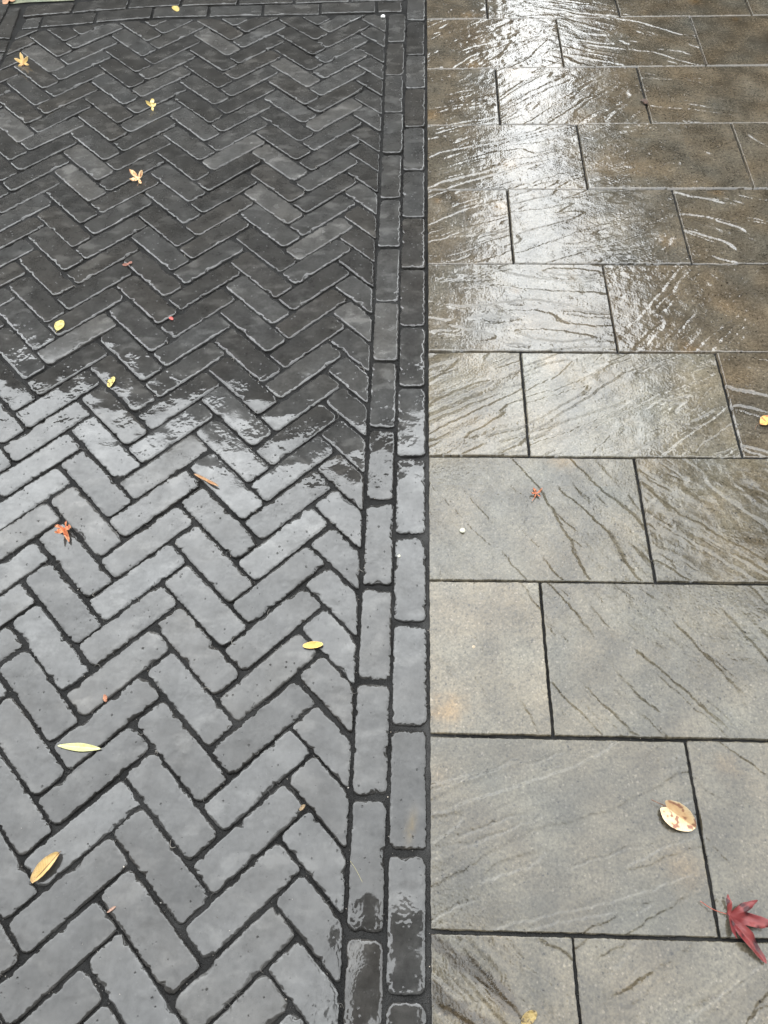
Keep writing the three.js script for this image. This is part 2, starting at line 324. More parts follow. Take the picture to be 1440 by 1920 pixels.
{
  const g = 0.004, quad = (a, b, c, d) => layBrick(edging, 'brick', [a, b, c, d], { tilt: 0.8, corner: 0.008 });
  const near = (x) => x < -1.02 ? 3.153 + (x + 1.53) * 0.137 : 3.2235 + (x + 1.02) * 0.023, mid = (x) => x < -1.04 ? 3.243 + (x + 1.53) * 0.137 : 3.31 + (x + 1.04) * 0.024;
  const far = (x) => mid(x) + 0.09;
  const x1 = [-1.522, -1.449, -1.24, -1.024, -0.805, -0.593, -0.371, -0.152, -0.05], x2 = [-1.54, -1.349, -1.134, -0.925, -0.7, -0.48, -0.26, -0.045];
  for (let i = 0; i + 1 < x1.length; i++) { const a = x1[i] + g, b = x1[i + 1] - g; quad([a, near(a) + g], [b, near(b) + g], [b - 0.004, mid(b) - g], [a - 0.004, mid(a) - g]); }
  for (let i = 0; i + 1 < x2.length; i++) { const a = x2[i] + g, b = x2[i + 1] - g; quad([a, mid(a) + g], [b, mid(b) + g], [b, far(b) - g], [a, far(a) - g]); }
  const zl = [3.325, 3.081, 2.99, 2.765, 2.54, 2.315, 2.09, 1.87, 1.65], zo = [3.42, 3.2, 2.975, 2.75, 2.525, 2.3, 2.075, 1.85, 1.63];
  const R = (z) => -1.531 - 0.03 * clamp((z - 3.0) / 0.3, 0, 1);
  for (let i = 0; i + 1 < zl.length; i++) quad([-1.606 + g, zl[i + 1] + g], [R(zl[i + 1]), zl[i + 1] + g], [R(zl[i]), zl[i] - g], [-1.612 + g, zl[i] - g]);
  for (let i = 0; i + 1 < zo.length; i++) quad([-1.69, zo[i + 1] + g], [-1.612, zo[i + 1] + g], [-1.616, zo[i] - g], [-1.694, zo[i] - g]);
}

// ---------------------------------------------------------------- flagstones
const path = tag(base('flagstone_path', 0, 0, 0), 'wet brown grey riven flagstones laid in courses right of the brick border', 'flagstone paving', null, 'structure');
function flagGeometry(w, d, st, cell, streak) {
  const nx = Math.round(w / cell), nz = Math.round(d / cell), seed = rng() * 150, s2 = rng() * 150;
  const [ang, ledge, spread, ripple, tone, warm, lump] = st, broad = cell > 0.003 ? 1.4 : 1, ca = Math.cos(ang), sa = Math.sin(ang);
  let cut = 0;                                                            // how deep a split the last point lies in
  const H = (x, z) => {
    let s = x * ca + z * sa, t = -x * sa + z * ca;
    t += 0.016 * noise(s / 0.24 + seed, t / 0.16 + 4) + 0.006 * noise(s / 0.05 + seed, t / 0.05) + 0.0036 * noise(s / 0.016, t / 0.013 + s2) + 0.002 * noise(s / 0.007, t / 0.007 + s2);
    const v = 2.6 * spread * (noise(s / 0.62 + s2, t / (0.075 * broad) + seed) + 0.55 * noise(s / 0.3 + 40, t / (0.036 * broad) + s2));
    const fl = Math.floor(v), f = v - fl, m = smooth(-0.25, 0.3, noise(x / 0.13 + s2, z / 0.13 + seed) + 0.05);
    let h = ledge * 0.0012 * (fl + smooth(0, 0.1, f)) - ledge * 0.0006 * v;
    h += ledge * 0.0012 * m * Math.max(0, noise(s / 0.11, t / (0.018 * broad) + seed));
    const gr = noise(s / 0.32 + s2 * 2, t / 0.026 + seed), gm = smooth(broad > 1 ? 0.06 : 0.16, broad > 1 ? 0.34 : 0.4, noise(s / 0.13 + seed, t / 0.05 + s2 * 3));
    cut = (1 - smooth(0.0, 0.07, Math.abs(gr))) * gm; h -= ledge * 0.0013 * cut;   // thin splits along the cleft
    h += ripple * (0.00055 * noise(x / 0.024 + s2, z / 0.024) + 0.0002 * noise(x / 0.0105, z / 0.0105 + seed)) * (0.4 + 0.6 * m);
    if (lump) h += lump * 0.0016 * Math.abs(noise(x / 0.06 + s2, z / 0.045 + seed) + 0.4 * noise(x / 0.025, z / 0.025));
    return h + 0.0012 * noise(x / 0.2 + seed, z / 0.2);
  };
  const X = [-0.5 * w, -0.5 * w], Z = [-0.5 * d, -0.5 * d];               // doubled outer lines: skirt and chamfer
  for (let i = 0; i <= nx; i++) X.push(-w / 2 + 0.0022 + (w - 0.0044) * i / nx);
  for (let i = 0; i <= nz; i++) Z.push(-d / 2 + 0.0022 + (d - 0.0044) * i / nz);
  X.push(w / 2, w / 2); Z.push(d / 2, d / 2);
  const A = X.length, B = Z.length, pos = new Float32Array(A * B * 3), nor = new Float32Array(A * B * 3), uv = new Float32Array(A * B * 2), col = new Float32Array(A * B * 3), idx = [];
  const ox = rng() * 2, oy = rng() * 2, hh = new Float32Array(A * B);
  const blots = []; for (let k = 0; k < 2; k++) blots.push([(rng() - 0.5) * w, (rng() - 0.5) * d, 0.012 + rng() * 0.02, rng() < 0.45 ? 1 : 0.3]);
  for (let j = 0; j < B; j++) for (let i = 0; i < A; i++) {
    const o = j * A + i, rim = Math.min(i, j, A - 1 - i, B - 1 - j);
    const wob = rim < 2 ? 0.0016 * noise(X[i] / 0.035 + seed, Z[j] / 0.035) + 0.0014 * noise(X[i] / 0.011 + seed, Z[j] / 0.011) : 0;
    const x = X[i] + (i < 2 || i > A - 3 ? wob : 0), z = Z[j] + (j < 2 || j > B - 3 ? wob : 0), h = H(x, z);
    hh[o] = h;
    pos[o * 3] = x; pos[o * 3 + 1] = rim === 0 ? -0.035 : rim === 1 ? h - 0.0024 - 0.0008 * noise(x / 0.012 + s2, z / 0.012) : h; pos[o * 3 + 2] = -z;
    uv[o * 2] = (ox + x) / 2.048; uv[o * 2 + 1] = (oy + z) / 2.048;
    let c = tone * (1 + 0.48 * fbm(x / 0.11 + seed, z / 0.11 + s2, 3)) * (1 - 0.2 * cut), wm = warm + 0.1 * fbm(x / 0.16 + s2, z / 0.16, 2);
    for (const [bx, bz, br, bw] of blots) { const q = Math.exp(-(((x - bx) ** 2 + (z - bz) ** 2) / (br * br)) * (1 + 1.2 * noise(x / 0.02, z / 0.02))); wm += 0.2 * q * bw; c *= 1 + 0.08 * q; }
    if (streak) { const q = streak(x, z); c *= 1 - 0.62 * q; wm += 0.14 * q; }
    col[o * 3] = c * (1 + wm); col[o * 3 + 1] = c * (1 + wm * 0.1); col[o * 3 + 2] = c * (1 - wm * 0.9);
  }
  const Pp = (i, j, k) => pos[(j * A + i) * 3 + k];
  for (let j = 0; j < B; j++) for (let i = 0; i < A; i++) {
    const i0 = Math.max(i - 1, 0), i1 = Math.min(i + 1, A - 1), j0 = Math.max(j - 1, 0), j1 = Math.min(j + 1, B - 1), o = (j * A + i) * 3;
    const rim = Math.min(i, j, A - 1 - i, B - 1 - j);
    let nxv, nyv = 1, nzv;
    if (rim >= 3) { nxv = -(Pp(i1, j, 1) - Pp(i0, j, 1)) / (Pp(i1, j, 0) - Pp(i0, j, 0)); nzv = -(Pp(i, j1, 1) - Pp(i, j0, 1)) / (Pp(i, j1, 2) - Pp(i, j0, 2)); }
    else { const e = 0.0015; nxv = -(H(X[i] + e, Z[j]) - H(X[i] - e, Z[j])) / (2 * e); nzv = (H(X[i], Z[j] + e) - H(X[i], Z[j] - e)) / (2 * e);
      const k = rim >= 2 ? 0 : rim === 1 ? 0.75 : 3; if (i < 2) nxv -= k; if (i > A - 3) nxv += k; if (j < 2) nzv += k; if (j > B - 3) nzv -= k; }
    const l = Math.hypot(nxv, nyv, nzv); nor[o] = nxv / l; nor[o + 1] = nyv / l; nor[o + 2] = nzv / l;
    if (i < A - 1 && j < B - 1) { const p = j * A + i; idx.push(p, p + 1, p + A + 1, p, p + A + 1, p + A); }
  }
  const g = new THREE.BufferGeometry();
  g.setAttribute('position', new THREE.BufferAttribute(pos, 3)); g.setAttribute('normal', new THREE.BufferAttribute(nor, 3));
  g.setAttribute('uv', new THREE.BufferAttribute(uv, 2)); g.setAttribute('color', new THREE.BufferAttribute(col, 3)); g.setIndex(idx);
  return g;
}
{
  const near = [3.53, 3.186, 2.849, 2.507, 2.164, 1.825, 1.486, 1.145, 0.807, 0.466, 0.122, -0.215];   // course lines, row k lies between k and k + 1
  const D = Math.PI / 180;
  // angle of the clefts, ledge, spread, ripple, tone, warmth, lumpiness of each flag, from the border outwards
  const rows = [
    [[0.036, 0.2685, 0.763, 1.2505, 1.75], [[-15, 1, 1, 1.2, 0.95, 0.02, 0], [-20, 1.2, 1.2, 1.2, 1, 0.02, 0.6], [0, 0.7, 0.8, 1, 0.95, 0.03, 0], [10, 0.6, 0.8, 0.8, 0.95, 0.02, 0]]],
    [[0.036, 0.523, 1.0195, 1.52], [[40, 0.9, 1, 1.3, 1, 0.02, 1.2], [-28, 1.1, 1.1, 0.9, 1, 0.02, 0], [25, 0.6, 0.7, 0.7, 0.85, 0.03, 0]]],
    [[0.036, 0.2805, 0.7775, 1.28], [[12, 1, 1.1, 1.4, 1, 0.03, 0], [42, 1.2, 1, 0.9, 1, 0.02, 0], [-14, 0.9, 0.9, 0.7, 0.98, 0.03, 0]]],
    [[0.036, 0.532, 1.035, 1.54], [[22, 1.2, 1.2, 0.9, 1, 0.02, 0], [20, 1.1, 1, 0.8, 1, 0.02, 0], [-50, 0.9, 0.8, 0.8, 1.05, 0.02, 0]]],
    [[0.036, 0.284, 0.788, 1.29], [[20, 0.9, 1.1, 1, 1.05, 0.02, 0], [22, 1.3, 1.1, 0.9, 1.03, 0.01, 0], [-22, 1.5, 0.8, 0.6, 1, 0.03, 0]]],
    [[0.036, 0.5365, 1.04], [[-4, 1.5, 1, 1, 1.05, 0, 0], [48, 0.8, 0.8, 1.3, 1.05, 0.02, 0]]],
    [[0.036, 0.282, 0.789, 1.29], [[26, 1.6, 1.2, 0.6, 1.15, 0.02, 0], [28, 1.2, 1.1, 0.8, 1.25, 0.0, 0], [-18, 1.8, 0.8, 0.5, 1, 0.03, 0]]],
    [[0.036, 0.531, 1.04], [[-55, 1.1, 0.4, 0.5, 1.12, -0.01, 0], [-40, 1.3, 0.6, 1.5, 1.06, 0, 0.7]]],
    [[0.036, 0.2805, 0.79], [[-60, 0.8, 0.25, 0.7, 1.42, 0.01, 0], [-50, 1.1, 0.4, 0.8, 1.02, -0.02, 0.3]]],
    [[0.036, 0.536, 1.04], [[20, 1, 0.7, 0.5, 1.02, -0.01, 0], [-52, 1.1, 0.5, 0.6, 1.0, -0.01, 0]]],
    [[0.036, 0.284, 0.79], [[-40, 1.4, 0.6, 1.2, 1.12, 0.02, 0], [34, 1.1, 0.5, 0.7, 1.08, 0.01, 0]]],
  ];
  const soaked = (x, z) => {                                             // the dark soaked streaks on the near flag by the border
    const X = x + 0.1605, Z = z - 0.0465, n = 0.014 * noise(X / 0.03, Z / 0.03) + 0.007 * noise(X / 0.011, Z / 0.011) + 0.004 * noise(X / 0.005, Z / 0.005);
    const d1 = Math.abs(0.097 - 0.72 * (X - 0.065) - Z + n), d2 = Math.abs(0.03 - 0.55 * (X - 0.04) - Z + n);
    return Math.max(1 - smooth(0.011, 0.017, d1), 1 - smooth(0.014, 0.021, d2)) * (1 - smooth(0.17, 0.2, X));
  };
  rows.forEach(([xs, styles], k) => {
    for (let i = 0; i + 1 < xs.length; i++) {
      const st = styles[i].slice(); st[0] *= D;
      const g0 = 0.0025 + rng() * 0.0014, x0 = xs[i] + (i ? g0 : 0.004), x1 = xs[i + 1] - g0, z1 = near[k] - g0, z0 = near[k + 1] + g0;
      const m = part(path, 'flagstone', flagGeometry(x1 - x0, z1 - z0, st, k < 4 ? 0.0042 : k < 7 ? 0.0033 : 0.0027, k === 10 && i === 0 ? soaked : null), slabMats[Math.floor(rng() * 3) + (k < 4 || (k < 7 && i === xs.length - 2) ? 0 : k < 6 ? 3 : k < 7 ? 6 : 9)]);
      m.position.set((x0 + x1) / 2, 0.001 + (rng() - 0.5) * 0.0045, -(z0 + z1) / 2);
      m.rotation.set((rng() - 0.5) * 0.010, (rng() - 0.5) * 0.003, (rng() - 0.5) * 0.008);
    }
  });
}
// ---------------------------------------------------------------- bedding sand in the joints, ground beyond
{
  const nx = 150, nz = 170, g = new THREE.PlaneGeometry(3.5, 3.85, nx, nz); g.rotateX(-Math.PI / 2);
  const p = g.attributes.position, uv = g.attributes.uv, col = new Float32Array(p.count * 3);
  for (let i = 0; i < p.count; i++) {
    const x = p.getX(i) - 0.0127, z = p.getZ(i) - 1.62;
    const seamSheen = (1 - smooth(0.012, 0.026, Math.abs(x - 0.034))) * smooth(-1.5, -0.9, z) * (0.6 + 0.8 * noise(z / 0.12, 5)), t = 1 + 0.9 * Math.max(-0.7, fbm(x / 0.09 + 30, z / 0.09, 2)) + 2.6 * Math.max(0, seamSheen);  // grey sheen of water along the border seam, painted as lighter sand
    col[i * 3] = t; col[i * 3 + 1] = t; col[i * 3 + 2] = t;
    p.setXYZ(i, x, 0.002 * Math.max(0, seamSheen) - 0.0056 + 0.0058 * noise(x / 0.11 + 3, z / 0.11) + 0.002 * noise(x / 0.04, z / 0.04) - (x > 0.03 ? 0.0012 : 0), z);
    uv.setXY(i, x / 0.512, z / 0.512);
  }
  g.setAttribute('color', new THREE.BufferAttribute(col, 3)); g.computeVertexNormals();
  tag(put(new THREE.Mesh(g, sandMat), 'joint_sand'), 'dark wet sand filling the joints between bricks and flagstones', null, null, 'structure');
  const groundTex = colorTex(512, (i, j) => { const s = 0.5 + 0.3 * fbm(i / 60, j / 60, 3) + 0.25 * noise(i / 5, j / 5) + 0.2 * noise(i / 2.3, j / 2.3), w = 0.1 * noise(i / 30, j / 30 + 9); return [s * (0.93 + w), s, s * (0.78 - w)]; });
  groundTex.repeat.set(120, 120);
  const gm = new THREE.MeshStandardMaterial({ map: groundTex, color: new THREE.Color().setRGB(0.2, 0.2, 0.17), roughness: 0.8 });
  const shape = new THREE.Shape([[-60, -60], [60, -60], [60, 60], [-60, 60]].map(([x, y]) => new THREE.Vector2(x, y)));
  shape.holes.push(new THREE.Path([[-1.695, -0.2], [-1.695, 3.335], [-1.55, 3.362], [-1.36, 3.372], [-1.36, 3.53], [1.7, 3.53], [1.7, -0.2]].map(([x, y]) => new THREE.Vector2(x, y))));
  const gg = new THREE.ShapeGeometry(shape); gg.rotateX(-Math.PI / 2);
  const q = gg.attributes.position, qu = gg.attributes.uv; for (let i = 0; i < q.count; i++) qu.setXY(i, q.getX(i) / 120, q.getZ(i) / 120);
  const gr = put(new THREE.Mesh(gg, gm), 'ground'); gr.position.y = -0.002; tag(gr, 'pale gritty ground beyond the edging bricks', null, null, 'structure');
}

// ---------------------------------------------------------------- what the wet paving mirrors: the gabled house and the conifer; the back house is added
const plain = (r, g, b, rough = 0.8, extra = {}) => new THREE.MeshStandardMaterial({ color: new THREE.Color().setRGB(r, g, b), roughness: rough, ...extra });
const M = { siding: plain(0.05, 0.048, 0.044), trim: plain(0.12, 0.12, 0.11), shingle: plain(0.035, 0.034, 0.034, 0.9), glass: new THREE.MeshPhysicalMaterial({ color: 0x0a0c0d, roughness: 0.05 }), door: plain(0.04, 0.03, 0.025, 0.5), bark: plain(0.05, 0.04, 0.03, 0.95), needle: plain(0.018, 0.028, 0.014, 0.7, { side: THREE.DoubleSide }) };
const boxAt = (w, h, d, x, y, z) => { const g = new THREE.BoxGeometry(w, h, d); g.translate(x, y, z); return g; };
function windowOn(parent, x, y, z, w, h, facing) {
  const f = part(parent, 'window', mergeGeometries([boxAt(w + 0.16, 0.08, 0.1, x, y + h / 2 + 0.04, z), boxAt(w + 0.16, 0.08, 0.1, x, y - h / 2 - 0.04, z), boxAt(0.08, h, 0.1, x - w / 2 - 0.04, y, z), boxAt(0.08, h, 0.1, x + w / 2 + 0.04, y, z), boxAt(0.05, h, 0.06, x, y, z)]), M.trim);
  part(f, 'pane', boxAt(w, h, 0.02, x, y, z - 0.005 * facing), M.glass);
}
{
  const h = base('gabled_house', 0, 0, 9); tag(h, 'dark two storey gabled house beyond the paving, mirrored darkly in the wet bricks', 'house');
  const out = [[-10, 0], [0.98, 0], [0.98, 8.95], [-0.95, 10.6], [-10, 6.6]];
  const wg = new THREE.ExtrudeGeometry(new THREE.Shape(out.map((p) => new THREE.Vector2(...p))), { depth: 7, bevelEnabled: false }); wg.translate(0, 0, -7);
  const slits = []; for (let y = 0.3; y < 7; y += 0.3) slits.push(boxAt(10.4, 0.02, 0.03, -4.7, y, 0.012));
  part(h, 'wall', mergeGeometries([wg, ...slits.map((g) => g.toNonIndexed())]), M.siding);
  const slope = (x0, y0, x1, y1) => { const l = Math.hypot(x1 - x0, y1 - y0), g = new THREE.BoxGeometry(l, 0.16, 7.6); g.rotateZ(Math.atan2(y1 - y0, x1 - x0)); g.translate((x0 + x1) / 2, (y0 + y1) / 2 + 0.06, -3.5); return g; };
  part(h, 'roof', mergeGeometries([slope(-10.3, 6.47, -0.95, 10.6), slope(-0.95, 10.6, 1.2, 8.8)]), M.shingle);
  for (const x of [-7.5, -4.5, -1.6]) { windowOn(h, x, 1.7, 0.04, 1.1, 1.3, -1); windowOn(h, x, 4.7, 0.04, 1.1, 1.3, -1); }
  part(h, 'door', boxAt(0.95, 2.05, 0.06, -3, 1.03, 0.05), M.door);
}
{
  const h = base('added_back_house', 0, 0, -1.45); tag(h, 'unseen dark clad house wall added behind the camera to block sky light, with an added overhang', 'house');
  part(h, 'wall', boxAt(18, 6.2, 0.3, -1, 3.1, 0.15), M.siding);  // unseen wall added behind the camera to cut sky light on the paving
  part(h, 'door', boxAt(0.95, 2.05, 0.06, -0.1, 1.03, -0.03), M.door);
  windowOn(h, -3, 1.7, -0.04, 1.4, 1.2, 1); windowOn(h, 2.6, 1.7, -0.04, 1.4, 1.2, 1);
  const tri = new THREE.Shape([[-0.27, 0], [0.17, 0], [-0.05, 0.28]].map((p) => new THREE.Vector2(...p)));
  const cg = new THREE.ExtrudeGeometry(tri, { depth: 1.86, bevelEnabled: true, bevelSize: 0.02, bevelThickness: 0.02, bevelSegments: 1 }); cg.translate(0, 3.0, -1.86);
  part(h, 'added_overhang', cg, M.shingle);  // added overhead, shaped to give the nearest border bricks a dark reflection
}
{
  const r = rngOf(55), t = base('conifer_tree', 7.55, 0, 9.5); tag(t, 'tall dark conifer right of the gabled house, mirrored in the wet flagstones', 'tree');
  const tg = new THREE.CylinderGeometry(0.05, 0.3, 15.5, 10, 6); tg.translate(0, 7.75, 0); part(t, 'trunk', tg, M.bark);
  const blade = []; for (let k = 0; k < 3; k++) { const g = new THREE.PlaneGeometry(0.34, 0.8, 1, 2); g.rotateX(-Math.PI / 2); g.rotateZ((k - 1) * 1.0); g.translate(0, 0, -0.3); blade.push(g); }
  const N = 15000, im = new THREE.InstancedMesh(mergeGeometries(blade), M.needle, N), m4 = new THREE.Matrix4(), e = new THREE.Euler(), q = new THREE.Quaternion();
  for (let k = 0; k < N; k++) {
    const hh = 0.6 + 15.2 * (1 - Math.sqrt(r())), tier = 0.78 + 0.22 * Math.cos(hh * 7.5), R = 6.5 * (16.2 - hh) / 15.6 * tier * (0.9 + 0.2 * r()), rad = R * Math.pow(r(), 0.35), a = r() * Math.PI * 2;
    e.set(-0.25 - 0.4 * r(), -a - Math.PI / 2, (r() - 0.5) * 0.8, 'YXZ'); q.setFromEuler(e);
    m4.compose(new THREE.Vector3(Math.cos(a) * rad, hh - 0.12 * rad, Math.sin(a) * rad), q, new THREE.Vector3().setScalar(1.0 + r() * 0.8)); im.setMatrixAt(k, m4);
  }
  im.name = 'crown'; im.userData.kind = 'stuff'; im.castShadow = im.receiveShadow = true; t.add(im);
}

// ---------------------------------------------------------------- fallen leaves
const leafMat = new THREE.MeshPhysicalMaterial({ vertexColors: true, roughness: 0.5, ior: 1.36, side: THREE.DoubleSide });
const stemMat = (c) => new THREE.MeshStandardMaterial({ color: new THREE.Color().setRGB(...c), roughness: 0.5 });
const mixc = (a, b, t) => a.map((v, i) => lerp(v, b[i], clamp(t, 0, 1)));
function bladeGeometry({ radius, height, color, n = 96, rings = 12, shift = [0, 0] }) {   // a leaf blade, polar round its heart: u across, v along
  const pos = [], col = [], idx = [], layer = (dy) => {
    for (let r = 0; r <= rings; r++) for (let i = 0; i < n; i++) {
      const th = (i / n) * Math.PI * 2 - Math.PI, q = r / rings, R = radius(th) * q, u = Math.sin(th) * R, v = Math.cos(th) * R;
      const [x, y, z] = height(u + shift[0], v + shift[1], q, th);
      pos.push(x, y + dy, -z); col.push(...color(u + shift[0], v + shift[1], q, th));
    }
  };
  layer(0.0002); const half = pos.length / 3; layer(-0.0003);
  for (let r = 0; r < rings; r++) for (let i = 0; i < n; i++) {
    const a = r * n + i, b = r * n + (i + 1) % n, c = a + n, d = b + n;
    idx.push(a, c, d, a, d, b); idx.push(a + half, d + half, c + half, a + half, b + half, d + half);
  }
  for (let i = 0; i < n; i++) { const a = rings * n + i, b = rings * n + (i + 1) % n; idx.push(a, a + half, b + half, a, b + half, b); }
  const g = new THREE.BufferGeometry(); g.setAttribute('position', new THREE.Float32BufferAttribute(pos, 3)); g.setAttribute('color', new THREE.Float32BufferAttribute(col, 3)); g.setIndex(idx); g.computeVertexNormals(); return g;
}
const tube = (pts, r, seg = 14) => new THREE.TubeGeometry(new THREE.CatmullRomCurve3(pts.map((p) => new THREE.Vector3(p[0], p[1], -p[2]))), seg, r, 6);
const lobed = (lobes, S, sharp, seed) => (th) => {                    // lobes: [angle in degrees from straight ahead, length]
  let m = 0.07 * S; for (const [a, l, w = 20] of lobes) { let d = Math.abs(th - a * Math.PI / 180); if (d > Math.PI) d = 2 * Math.PI - d; const k = d / (w * Math.PI / 180); m = Math.max(m, S * l * Math.max(0, k < 1 ? 1 - Math.pow(k, sharp) * 0.62 : 0.38 / k / k)); }
  return m * (1 + 0.10 * noise(th * 9 + seed, seed));
};
const oval = (L, W, seed, tip = 0.12) => (th) => { const c = Math.cos(th), s = Math.sin(th), e = 1 / Math.hypot(c / (L / 2), s / (W / 2)); return e * (1 + tip * Math.max(0, Math.pow(Math.abs(c), 14)) + 0.035 * noise(th * 4 + seed, seed)); };
function warp({ seed, L, W, wob = 0.06, cup = 0, bend = 0, fold = [0, 0], lift = 0.002, twist = 0 }) {
  return (u, v, q) => {
    const f = u > 0 ? fold[1] : fold[0], au = Math.abs(u), x = Math.sign(u) * au * Math.cos(f);
    let y = lift + au * Math.sin(f) + cup * (u * u) / W + bend * (v * v) / L + twist * u * v / L + wob * L * (noise(u / (0.35 * L) + seed, v / (0.35 * L)) + 0.4 * noise(u / (0.14 * L), v / (0.14 * L) + seed)) * (0.35 + 0.65 * q);
    return [x, Math.max(y, 0.0006), v];
  };
}
function paint({ a, b, spot, seed, L, veins = 0, vein = [1, 1, 1], edge }) {
  return (u, v, q, th) => {
    let c = mixc(a, b, 0.5 + 1.1 * fbm(u / (0.4 * L) + seed, v / (0.4 * L), 3));
    if (edge) c = mixc(c, edge, smooth(0.75, 1, q) * (0.5 + noise(th * 3 + seed, 1)));
    if (spot) c = mixc(c, spot, smooth(0.12, 0.32, fbm(u / (0.22 * L) + seed * 2, v / (0.22 * L) + 9, 2)));
    if (veins === 'palm') { const k = Math.abs(Math.sin(th * 4.2)); c = mixc(c, vein, 0.5 * (1 - smooth(0, 0.2, k))); }
    if (veins === 'feather') { const k = Math.abs(Math.sin((v / L * 11 - Math.abs(u) / L * 9) * Math.PI)); c = mixc(c, vein, 0.55 * (1 - smooth(0, 0.45, k)) + 0.8 * (1 - smooth(0, 0.03, Math.abs(u) / L))); }
    const l = 0.3 * c[0] + 0.6 * c[1] + 0.1 * c[2]; return c.map((k) => lerp(k, l, 0.1) * 0.68);
  };
}
function leaf(name, label, [x, zf], turnDeg, { geo, tilt = [0, 0], y = 0.002, stem, stemColor = [0.2, 0.1, 0.04], rib, category = 'leaf' }) {
  const g = base(name, x, y, zf); g.rotation.set(tilt[0], turnDeg * Math.PI / 180, tilt[1], 'YXZ'); tag(g, label, category);
  part(g, 'blade', geo, leafMat);
  if (stem) part(g, 'stem', tube(stem.p, stem.r ?? 0.0006), stemMat(stemColor));
  if (rib) part(g, 'midrib', tube(rib, 0.0005), stemMat(stemColor));
  return g;
}
const MAPLE = [[0, 1, 27], [52, 0.9, 25], [-52, 0.9, 25], [108, 0.6, 27], [-108, 0.6, 27]];
const YEL = [0.82, 0.55, 0.14], ORA = [0.72, 0.27, 0.06], PALE = [0.85, 0.72, 0.36], RED = [0.4, 0.055, 0.03], BRN = [0.16, 0.075, 0.03];
{
  let S = 0.036, geo = bladeGeometry({ n: 140, radius: lobed(MAPLE, S, 1.1, 3), height: warp({ seed: 3, L: S, W: S, wob: 0.12, cup: 0.25, lift: 0.002 }), color: paint({ a: YEL, b: [0.85, 0.5, 0.2], edge: PALE, seed: 3, L: S, veins: 'palm', vein: ORA }) });
  leaf('maple_leaf', 'upright yellow orange maple leaf mirrored in the wet brick, far left', [-1.433, 2.9], 12, { geo, tilt: [1.05, 0.1], y: 0.006, stem: { p: [[0, 0.002, 0], [-0.004, 0.0, -0.012], [-0.009, -0.002, -0.02]] }, stemColor: [0.5, 0.15, 0.05] });
  S = 0.026; geo = bladeGeometry({ radius: lobed([[0, 1, 34], [60, 0.8, 30], [-60, 0.8, 30], [140, 0.6, 40]], S, 1.6, 8), height: warp({ seed: 8, L: S, W: S, wob: 0.2, cup: 1.0, lift: 0.002 }), color: paint({ a: [0.85, 0.62, 0.16], b: PALE, edge: [0.6, 0.4, 0.05], seed: 8, L: S, veins: 'palm', vein: YEL }) });
  leaf('crumpled_leaf', 'small crumpled bright yellow leaf lying below the second herringbone zigzag', [-0.907, 2.615], -20, { geo, tilt: [0.75, -0.25], y: 0.008, stem: { p: [[0, 0.003, 0], [-0.003, 0.012, 0.004], [-0.004, 0.018, 0.003]] }, stemColor: [0.35, 0.2, 0.05] });
  S = 0.036; geo = bladeGeometry({ n: 120, radius: lobed([[0, 1, 30], [75, 0.75, 30], [-62, 0.8, 28], [-150, 0.6, 30]], S, 1.2, 14), height: warp({ seed: 14, L: S, W: S, wob: 0.2, cup: 0.5, bend: 0.3, lift: 0.003 }), color: paint({ a: [0.85, 0.62, 0.32], b: [0.8, 0.5, 0.22], spot: [0.42, 0.13, 0.04], seed: 5, L: S, veins: 'palm', vein: ORA }) });
  leaf('curled_leaf', 'pale orange curled leaf with pointed lobes and a rusty underside', [-0.875, 2.215], 60, { geo, tilt: [0.5, 0.2], y: 0.009, stem: { p: [[0, 0.003, 0], [-0.01, 0.004, -0.01], [-0.022, 0.002, -0.012]] } });
  geo = bladeGeometry({ radius: oval(0.034, 0.026, 2), height: warp({ seed: 2, L: 0.034, W: 0.026, wob: 0.06, cup: 0.5 }), color: paint({ a: [0.6, 0.42, 0.09], b: [0.45, 0.33, 0.1], spot: [0.25, 0.2, 0.05], seed: 2, L: 0.034 }) });
  leaf('oval_leaf', 'dull yellow oval leaf on the far cross course of bricks', [-0.937, 3.285], 40, { geo, tilt: [0.15, 0] });
  geo = bladeGeometry({ radius: oval(0.036, 0.026, 6), height: warp({ seed: 6, L: 0.036, W: 0.026, wob: 0.05, cup: 0.3 }), color: paint({ a: [0.5, 0.45, 0.1], b: [0.6, 0.52, 0.18], seed: 6, L: 0.036, veins: 'feather', vein: [0.35, 0.33, 0.06], spot: [0.33, 0.24, 0.06] }) });
  leaf('oval_leaf', 'yellow green oval leaf with a short stem, on a dark brick at left', [-0.974, 1.578], 175, { geo, tilt: [0, 0.12], stem: { p: [[0, 0.002, 0.015], [0, 0.002, 0.022], [0.002, 0.001, 0.028]] }, stemColor: [0.3, 0.22, 0.05] });
  geo = bladeGeometry({ radius: oval(0.032, 0.019, 9), height: warp({ seed: 9, L: 0.032, W: 0.019, wob: 0.07, cup: 0.5 }), color: paint({ a: [0.55, 0.42, 0.09], b: [0.6, 0.5, 0.14], spot: [0.1, 0.06, 0.02], seed: 12, L: 0.032, veins: 'feather', vein: [0.4, 0.3, 0.06] }) });
  leaf('oval_leaf', 'yellow oval leaf with a dark blotch, lying where the bricks begin to shine', [-0.786, 1.373], -10, { geo, tilt: [0, 0.1] });
  geo = bladeGeometry({ radius: oval(0.062, 0.011, 4, 0.2), height: warp({ seed: 4, L: 0.06, W: 0.011, wob: 0.04, fold: [0.8, 0.9], bend: 0.08 }), color: paint({ a: [0.42, 0.2, 0.08], b: [0.6, 0.38, 0.2], edge: [0.1, 0.05, 0.02], seed: 4, L: 0.06 }) });
  leaf('rolled_leaf', 'thin brown rolled up leaf in the shining bricks, pointing at the border', [-0.491, 1.064], -119, { geo });
